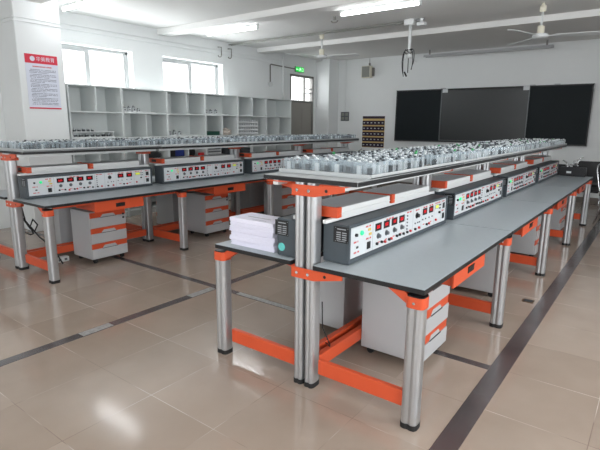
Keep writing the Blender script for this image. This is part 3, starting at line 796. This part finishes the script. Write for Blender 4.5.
# ------------------------------------------------------------------ far wall
BY = NY
t = thing('sliding_blackboard', 'wide black sliding board around a screen on the far wall', 'blackboard', (0, BY, 0))
x0, x1, sx0, sx1, z0, z1 = -5.30, -1.21, -4.175, -2.355, 1.115, 2.30
fr = MB(); fr.box(x0, x1, -.08, -.045, z0, z0 + .035); fr.box(x0, x1, -.08, -.045, z1 - .03, z1)
fr.box(x0, x0 + .03, -.08, -.045, z0, z1); fr.box(x1 - .03, x1, -.08, -.045, z0, z1); fr.box(x0, x1, -.045, 0, z0 + .01, z1 - .01)
obj('frame', fr.mesh('frame', M_black, .004), t)
obj('frame_edge', MB().box(x1, x1 + .012, -.085, 0, z0, z1).box(x0, x1, -.088, -.08, z0 - .012, z0 + .004).mesh('frame_edge', M_ped), t, label='pale metal edging')
obj('board_panel', MB().box(x0 + .03, sx0 - .02, -.075, -.046, z0 + .035, z1 - .03).mesh('board_panel', M_board), t)
obj('board_panel', MB().box(sx1 + .02, x1 - .03, -.075, -.046, z0 + .035, z1 - .03).mesh('board_panel', M_board), t)
sc = obj('screen', MB().box(sx0, sx1, -.066, -.046, z0 + .05, z1 - .04).mesh('screen', M_screen), t, label='glossy dark screen')
obj('screen_bezel', MB().box(sx0 - .02, sx0, -.078, -.046, z0 + .035, z1 - .03).box(sx1, sx1 + .02, -.078, -.046, z0 + .035, z1 - .03).box(sx0, sx1, -.078, -.046, z0 + .035, z0 + .055).mesh('screen_bezel', mat('bezel', (88, 92, 94), .35, .6)), sc)
for xx in (sx0 + .07, sx1 - .05): obj('sticker', MB().box(xx - .06, xx + .06, -.0825, -.0805, z1 - .085, z1 - .005).mesh('sticker', M_print), t, label='white sticker')
for xx in (-4.17, -1.85, -2.3):
    obj('hanger', MB().box(xx - .05, xx + .05, -.07, -.02, z1, z1 + .02).mesh('hanger', M_ped), t)

t = thing('pocket_chart', 'purple numbered hanging pocket chart on the far wall', 'pocket chart', (0, BY, 0))
px0, px1, pz0, pz1 = -6.24, -5.62, .93, 1.705
obj('backing', MB().box(px0, px1, -.006, 0, pz0, pz1).mesh('backing', M_tan), t, label='tan cloth backing')
hb = obj('header_strip', MB().box(px0, px1, -.012, -.006, pz1 - .06, pz1).mesh('header_strip', M_purple), t, label='dark purple header strip')
rh = (pz1 - .09 - pz0) / 5
for r in range(5):
    for c in range(6):
        cw = (px1 - px0) / 6
        p = obj('pocket', cached('pocket', lambda: MB().box(.002, cw - .002, -.022, -.006, 0, rh - .035).mesh('pocket', M_purple, .004)), t, (px0 + c * cw, 0, pz1 - .09 - (r + 1) * rh + .012), label='dark purple pocket')
        obj('number_tag', cached('ntag', lambda: MB().box(cw / 2 - .022, cw / 2 + .022, -.0235, -.022, rh * .30, rh * .46).mesh('number_tag', M_print)), p, label='white tag')

t = thing('wall_speaker', 'grey loudspeaker box high on the far wall', 'speaker', (-6.10, BY, 2.77))
obj('cabinet', MB().box(-.14, .10, -.16, -.02, -.14, .14).mesh('cabinet', M_cream, .006), t); obj('grille', MB().box(-.125, .085, -.168, -.16, -.125, .125).mesh('grille', M_speaker, .003), t, label='grey grille')
obj('mounting_bracket', MB().box(.10, .14, -.06, 0, -.10, .10).box(-.02, .02, -.02, 0, -.08, .22).mesh('mounting_bracket', M_dframe), t)
obj('cable', MB().tube([(.0, -.01, .2), (.0, -.01, .33)], .006, 6).mesh('cable', M_dframe), t)
t = thing('switch_panel', 'square grey switch panel on the far wall near the corner column', 'switch panel', (-6.78, BY, 1.70))
obj('plate', MB().box(-.125, .125, -.014, 0, -.115, .115).mesh('plate', M_knob, .004), t)
for a in (-1, 1):
    for c in (-1, 1): obj('switch', cached('wsw', lambda: MB().box(-.045, .045, -.022, -.014, -.038, .038).mesh('switch', M_speaker, .004)), t, (a * .058, 0, c * .052))
tag(obj('conduit', MB().tube([(-6.78, BY - .012, 1.82), (-6.78, BY - .012, CZ)], .010, 8).mesh('conduit', M_wall)), 'thin white conduit running up from the switch panel', 'conduit')
def strip_lamp(label, xa, xb, y, z, lit, group):
    L_ = xb - xa
    t = thing('ceiling_light', label, 'ceiling light', (xa, y, z), 0, group)
    obj('tube', MB().cyl((.03, 0, -.012), (L_ - .03, 0, -.012), .017, 12).mesh('tube', M_tube if lit else M_print), t)
    obj('batten', MB().box(.0, L_, -.022, .022, .012, .05).mesh('batten', M_white, .004), t)
    for xx in (.0, L_ - .03): obj('end_holder', MB().box(xx, xx + .03, -.018, .018, -.03, .012).mesh('end_holder', M_white, .003), t)
    hh = CZ - z
    for xx in (.18, L_ - .18): obj('hanger', MB().cyl((xx, 0, .05), (xx, 0, hh), .006, 8).mesh('hanger', M_white), t)
t = thing('board_lamp', 'long unlit lamp above the blackboard', 'board lamp', (0, 10.55, 2.96))
obj('reflector', MB().prism([(-.07, .0), (-.05, .05), (.05, .05), (.07, .0), (.06, .0), (.045, .04), (-.045, .04), (-.06, .0)], 'x', -4.50, -1.93).mesh('reflector', M_ped), t)
obj('tube', MB().cyl((-4.45, 0, .012), (-3.22, 0, .012), .015, 10).mesh('tube', M_print), t); obj('tube', MB().cyl((-3.2, 0, .012), (-1.98, 0, .012), .015, 10).mesh('tube', M_print), t)
obj('arm', MB().box(-4.4, -4.37, -.012, .012, .05, .15).mesh('arm', M_dframe), t); obj('arm', MB().box(-2.06, -2.03, -.012, .012, .05, .15).mesh('arm', M_dframe), t)

strip_lamp('lit fluorescent lamp at the top left, near the poster column', -6.77, -5.62, 3.62, 3.0, True, 'lit fluorescent ceiling lamps')
strip_lamp('lit fluorescent lamp left of centre, above the second window', -6.46, -5.31, 5.95, 2.98, True, 'lit fluorescent ceiling lamps')
strip_lamp('lit fluorescent lamp at the top centre of the ceiling', -3.80, -2.62, 5.95, 2.98, True, 'lit fluorescent ceiling lamps')
for k, (xa, y) in enumerate(((-3.9, 3.1 + .52), (-1.1, 3.62), (-3.8, .6), (-1.1, .6), (-1.1, 5.95), (-3.8, -2.0), (-1.1, -2.0))):  # extra lamps out of view, added to brighten the room
    strip_lamp('added lit fluorescent lamp ' + ('over the near end of the middle aisle', 'over the near end of the right island', 'above the camera in the middle', 'above the camera on the right', 'over the right island beyond the second beam', 'behind the camera in the middle', 'behind the camera on the right')[k], xa, xa + 1.16, y, 2.98, True, 'lit fluorescent ceiling lamps')

# ------------------------------------------------------------------ ceiling fans, projector mount, conduits
def fan(label, x, y, ang):
    t = thing('ceiling_fan', label, 'ceiling fan', (x, y, CZ), 0, 'white ceiling fans')
    obj('canopy', cached('fcan', lambda: MB().lathe([(.02, 0), (.02, -.025), (.044, -.035), (.04, -.105), (.02, -.115)], n=16).mesh('canopy', M_cream)), t)
    obj('downrod', cached('frod', lambda: MB().cyl((0, 0, -.11), (0, 0, -.31), .014, 10).mesh('downrod', M_white)), t)
    obj('coupling', cached('fcup', lambda: MB().lathe([(.03, -.285), (.046, -.295), (.046, -.385), (.055, -.395)], n=16).mesh('coupling', M_cream)), t)
    obj('motor', cached('fmot', lambda: MB().lathe([(.03, -.385), (.09, -.392), (.10, -.41), (.10, -.43), (.085, -.445), (.04, -.452)], n=24).mesh('motor', M_white)), t)
    for k in range(3):
        def blade():
            b = MB(); th = .003
            P = [(.17, -.055, .008), (.70, -.07, .012), (.715, .0, 0), (.70, .06, -.012), (.17, .05, -.008)]
            vs = [(p[0], p[1], p[2] - .42 + th) for p in P] + [(p[0], p[1], p[2] - .42 - th) for p in P]; n = 5
            b.add(vs, [tuple(range(n)), tuple(range(2 * n - 1, n - 1, -1))] + [(i, n + i, n + (i + 1) % n, (i + 1) % n) for i in range(n)])
            b.box(.09, .22, -.02, .02, -.422, -.414)
            return b.mesh('blade', M_white)
        obj('blade', cached('fblade', blade), t, (0, 0, 0), ang + k * 2 * PI / 3)
fan('white ceiling fan near the corner column and exit sign', -5.18, 7.52, math.radians(10))
fan('white ceiling fan above the blackboard at the right', -1.54, 7.45, math.radians(14))
t = thing('projector_mount', 'white ceiling projector pole with nothing on it', 'projector mount', (-3.42, 7.40, CZ))
obj('ceiling_box', MB().box(-.09, .07, -.06, .06, -.09, 0).mesh('ceiling_box', M_white, .012), t)
obj('pole', MB().cyl((0, 0, -.09), (0, 0, -.52), .024, 12).mesh('pole', M_white), t)
obj('bracket', MB().lathe([(.035, -.52), (.05, -.54), (.05, -.57), (.02, -.58)], n=14).tube([(-.12, -.05, -.64), (-.07, -.03, -.60), (0, 0, -.56), (.07, .03, -.60), (.12, .05, -.64)], .008, 6).mesh('bracket', M_white), t)
tag(obj('junction_box', MB().box(-3.30, -3.18, 7.36, 7.46, 3.0, 3.05).box(-3.26, -3.22, 7.39, 7.43, 3.05, CZ).cyl((-3.34, 7.41, CZ - .02), (-3.20, 7.41, CZ - .02), .02, 8, 1).mesh('junction_box', [M_white, M_darkmod], .004)), 'small white junction box beside the projector pole', 'junction box')
cb = MB(); QX, QY = -3.42, 7.375
for k, (dx, dy, drop, sw) in enumerate(((-.03, 0, .32, -.06), (.03, .02, .26, .05), (-.02, -.03, .36, -.04), (.04, 0, .20, .07), (.0, .03, .30, .0))):
    pts = [(QX + dx * .2, QY + .01, 2.66)]
    for j in range(1, 9):
        q = j / 8; pts.append((QX + dx + sw * math.sin(q * PI * .8), QY + dy - .02, 2.66 - drop * q + .05 * math.sin(q * PI * 1.5)))
    cb.tube(pts, .007, 6)
cb.tube([(QX + .06 * math.cos(a), QY + .03 * math.sin(a), 2.63 + .03 * math.sin(a * 2)) for a in [2 * PI * k / 16 for k in range(17)]], .006, 6)
cb.cyl((QX - .03, QY - .05, 2.32), (QX + .01, QY - .05, 2.25), .014, 8)
tag(obj('cable_bundle', cb.mesh('cable_bundle', M_rubber)), 'loose black cables dangling from the projector pole', 'cables')
tag(obj('ceiling_conduit', MB().tube([(WX + .02, 7.37, 3.07), (-3.51, 7.37, 3.07)], .012, 8).tube([(WX + .02, 7.43, 3.07), (-3.51, 7.43, 3.07)], .012, 8).mesh('ceiling_conduit', M_speaker)), 'white conduit pair running across the ceiling to the projector pole', 'conduit')
for k, yy in enumerate((7.08, 7.36)):
    pts = [(WX + .1, yy, 2.98), (WX + .1, yy, 2.84)] + [(WX + .1, yy - .05 + .05 * math.cos(a), 2.84 - .05 * math.sin(a)) for a in [PI * j / 6 for j in range(1, 6)]]
    tag(obj('pipe_hook', MB().tube([(WX + .0, yy, 2.99)] + pts, .011, 8).mesh('pipe_hook', M_speaker)), ('left', 'right')[k] + ' of the two white hooked pipes above the second window', 'hook', 'hooked pipes on the window wall')
tag(obj('ceiling_hook', MB().cyl((-4.28, 6.55, CZ), (-4.28, 6.55, CZ - .05), .02, 10).tube([(-4.28 + .06 * math.cos(a), 6.55, CZ - .06 - .03 * math.sin(a)) for a in [PI * k / 6 for k in range(7)]], .008, 6).mesh('ceiling_hook', M_dframe)), 'small grey hook fixture on the ceiling between the lamps', 'hook')

# exit sign on its conduit
t = thing('exit_sign', 'green lit running man exit sign above the door', 'exit sign', (WX, 9.60, 2.735))
t.scale = (1, .86, .95)
obj('housing', MB().box(0, .03, 0, .40, 0, .135).mesh('housing', M_dframe, .003), t)
obj('face', MB().box(.03, .032, .008, .392, .008, .127).mesh('face', M_exit), t, label='green lit face')
b = MB()
b.cyl((.032, .215, .103), (.0335, .215, .103), .013, 10)
b.prism([(.185, .088), (.225, .092), (.235, .060), (.205, .052)], 'x', .032, .0335)
b.prism([(.185, .088), (.160, .070), (.166, .064), (.192, .078)], 'x', .032, .0335); b.prism([(.225, .09), (.255, .072), (.26, .079), (.228, .097)], 'x', .032, .0335)
b.prism([(.205, .056), (.175, .040), (.150, .040), (.150, .031), (.180, .031), (.22, .05)], 'x', .032, .0335); b.prism([(.222, .06), (.25, .045), (.245, .020), (.254, .018), (.262, .05), (.235, .066)], 'x', .032, .0335)
b.prism([(.03, .067), (.06, .092), (.06, .075), (.12, .075), (.12, .059), (.06, .059), (.06, .042)], 'x', .032, .0335)
b.prism([(.30, .03), (.36, .03), (.36, .105), (.30, .105), (.30, .095), (.35, .095), (.35, .04), (.30, .04)], 'x', .032, .0335)
obj('pictogram', b.mesh('pictogram', M_exitw), t, label='white running man and arrow')
tag(obj('sign_conduit', MB().tube([(WX + .02, 8.67, 2.42), (WX + .02, 8.67, 2.80), (WX + .02, 8.70, 2.82), (WX + .02, 9.57, 2.80)], .014, 8).cyl((WX, 8.67, 2.38), (WX + .05, 8.67, 2.38), .055, 16, 1).mesh('sign_conduit', [M_dframe, M_white])), 'grey conduit with a round white box leading to the exit sign', 'conduit')
tag(obj('wall_pipe', MB().tube([(WX + .03, 9.12, 2.0), (WX + .03, 9.12, CZ)], .025, 10).mesh('wall_pipe', M_wall)), 'white vertical pipe on the wall left of the door', 'pipe')

# ------------------------------------------------------------------ chairs at the far end
def chair(label, x, y, rz, seat_z=.45, back_top=.86, group='black chairs with chrome frames'):
    t = thing('stacking_chair', label, 'chair', (x, y, 0), rz, group)
    # local: faces -y, back towards +y
    obj('seat', cached('chseat', lambda: MB().box(-.24, .24, -.22, .22, .43, .485).mesh('seat', M_vinyl, .02, 3)), t)
    obj('backrest', cached('chback', lambda: MB().prism([(.19, .56), (.24, .56), (.29, .86), (.25, .87)], 'x', -.24, .24).mesh('backrest', M_vinyl, .015, 2)), t)
    def side(s_):
        pts = [(s_ * .25, -.20, 0), (s_ * .25, -.19, .44), (s_ * .25, -.14, .46), (s_ * .25, .19, .46), (s_ * .25, .235, .6), (s_ * .25, .285, .84), (s_ * .235, .29, .90), (s_ * .17, .295, .93)]
        return pts
    for s_ in (1, -1):
        obj('frame_tube', cached(('chside', s_), lambda: MB().tube(side(s_), .011, 8).mesh('frame_tube', M_chrome)), t, label='chrome frame tube')
        obj('leg', cached(('chleg', s_), lambda: MB().tube([(s_ * .25, .12, .46), (s_ * .25, .24, 0)], .011, 8).mesh('leg', M_chrome)), t, label='chrome leg')
chair('black chair tucked behind the far end of the right bench, back to the wall', -1.52, 8.96, 0)
chair('black chair between the far bench end and the board, seen over the worktop edge', -.99, 9.32, 0)
chair('black chair at the right edge, beside the last bench leg', -.44, 8.85, math.radians(75))
chair('black chair behind the last bench leg, partly hidden below the worktop', -1.0, 10.1, 0)
chair('black chair alone beyond the left island, below the pocket chart', -5.62, 9.75, math.radians(-10))
boxy('pouch', 'pink cloth pouch resting on the chair beyond the left island', 'pouch', MB().box(-.10, .10, -.06, .06, 0, .20), M_pink, (-5.80, 9.70, .4865), .03)
t = thing('equipment_case', 'black case with a white label at the far end of the right bench', 'equipment case', (CN + .25, Y0 + 4 * PITCH - .13, .7503))
obj('shell', MB().box(0, .36, 0, .12, 0, .135).mesh('shell', M_vinyl, .01, 2), t); obj('label_tag', MB().box(.10, .165, -.0015, 0, .045, .075).mesh('label_tag', M_print), t, label='white label')
obj('case_handle', MB().tube([(.12, .06, .13), (.13, .06, .17), (.23, .06, .17), (.24, .06, .13)], .008, 8).mesh('case_handle', M_chrome), t, label='chrome handle')

# ------------------------------------------------------------------ cables and small floor things
t = thing('power_strip', 'white power strip on the floor under the left island', 'power strip', (-5.16, 2.41, 0))
obj('body', MB().box(0, .07, 0, .14, 0, .055).mesh('body', M_white, .006), t)
obj('outlet', MB().box(.07, .072, .02, .05, .015, .04).mesh('outlet', M_knob), t); obj('outlet', MB().box(.07, .072, .085, .115, .015, .04).mesh('outlet', M_knob), t)
cb = MB()
cb.tube([(CL - .12, Y0 + .10, .72), (CL - .10, Y0 + .12, .55), (CL + .02, Y0 + .15, .42), (CL + .09, Y0 + .16, .40), (CL + .12, Y0 + .18, .47), (CL + .05, Y0 + .17, .52), (CL + .0, Y0 + .16, .44), (CL + .10, Y0 + .2, .33), (CL + .18, Y0 + .28, .22), (CL + .2, Y0 + .36, .03)], .008, 6)
cb.tube([(CL - .08, Y0 + .12, .70), (CL - .03, Y0 + .13, .5), (CL + .06, Y0 + .14, .44), (CL + .1, Y0 + .14, .38), (CL + .03, Y0 + .14, .36), (CL - .1, Y0 + .14, .37)], .008, 6)
tag(obj('power_cable', cb.mesh('power_cable', M_rubber)), 'black looped power cable hanging under the near end of the left island', 'cable')
cb = MB().tube([(CN + .045, Y0 + .125, .50), (CN + .047, Y0 + .13, .34), (CN + .06, Y0 + .16, .27), (CN + .055, Y0 + .20, .21), (CN + .03, Y0 + .24, .1735), (CN - .02, Y0 + .27, .1735)], .0035, 6)
tag(obj('power_cable', cb.mesh('power_cable', M_rubber)), 'black cord hanging beside the near posts of the right island', 'cable')
tag(obj('floor_outlet', MB().box(-.82, -.73, 4.33, 4.42, 0, .003).box(-.81, -.74, 4.345, 4.405, .003, .004, 1).mesh('floor_outlet', [M_brass, M_darkmod])), 'small worn brass floor outlet beside the steel floor strip', 'floor outlet')

# ------------------------------------------------------------------ light
w = bpy.data.worlds.new('World'); S.world = w; w.use_nodes = True
bg = w.node_tree.nodes['Background']; bg.inputs[0].default_value = (0.95, 0.98, 1.0, 1); bg.inputs[1].default_value = 2.0
def area(name, loc, rot, sx, sy, e, col=(1, 1, 1)):
    l = bpy.data.lights.new(name, 'AREA'); l.shape = 'RECTANGLE'; l.size = sx; l.size_y = sy; l.energy = e; l.color = col
    o = bpy.data.objects.new(name, l); COL.objects.link(o); o.location = loc; o.rotation_euler = rot
    return o
for n, (a, b) in enumerate(WIN): area('window_daylight', (WX - .30, (a + b) / 2, (WZ0 + WZ1) / 2), (0, -PI / 2, 0), WZ1 - WZ0, b - a, 40, (.95, .98, 1))
area('door_daylight', (WX - .30, (DY0 + DY1) / 2, 2.36), (0, -PI / 2, 0), .6, .9, 8, (.95, .98, 1))
for a, b in ADDED_RW: area('window_daylight', (EX + .30, (a + b) / 2, (RZ0 + RZ1) / 2), (0, PI / 2, 0), RZ1 - RZ0, b - a, 90, (.96, .98, 1))  # fill through the added right-wall windows

for (a, b), e in zip(ADDED_NW, (7, 62)): area('window_daylight', ((a + b) / 2, SY - .30, 1.775), (PI / 2, 0, 0), b - a, 1.65, e, (.97, .98, 1))  # fill through the added windows behind the camera

# ------------------------------------------------------------------ camera (solved from the photograph's vanishing points)
f_px, yaw, pitch, roll = 478.6, math.radians(36.854), math.radians(11.928), math.radians(-0.4865)
cy, sy, cp, sp = math.cos(yaw), math.sin(yaw), math.cos(pitch), math.sin(pitch)
fwd = Vector((-sy * cp, cy * cp, -sp)); right = Vector((cy, sy, 0)); down = fwd.cross(right)
r2 = right * math.cos(roll) + down * math.sin(roll); d2 = down * math.cos(roll) - right * math.sin(roll)
cam = bpy.data.cameras.new('Camera'); co = bpy.data.objects.new('Camera', cam); COL.objects.link(co)
cam.sensor_width = 36; cam.lens = f_px / 600 * 36; cam.clip_start = .05
R = Matrix((r2, -d2, -fwd)).transposed().to_4x4(); R.translation = Vector((0, 0, 1.5)); co.matrix_world = R
S.camera = co
S.view_settings.view_transform = 'Standard'; S.view_settings.look = 'None'; S.view_settings.gamma = 1; S.view_settings.use_curve_mapping = False
S.view_settings.exposure = 0.5
S.cycles.use_denoising = True
S.cycles.max_bounces = 8; S.cycles.transparent_max_bounces = 24
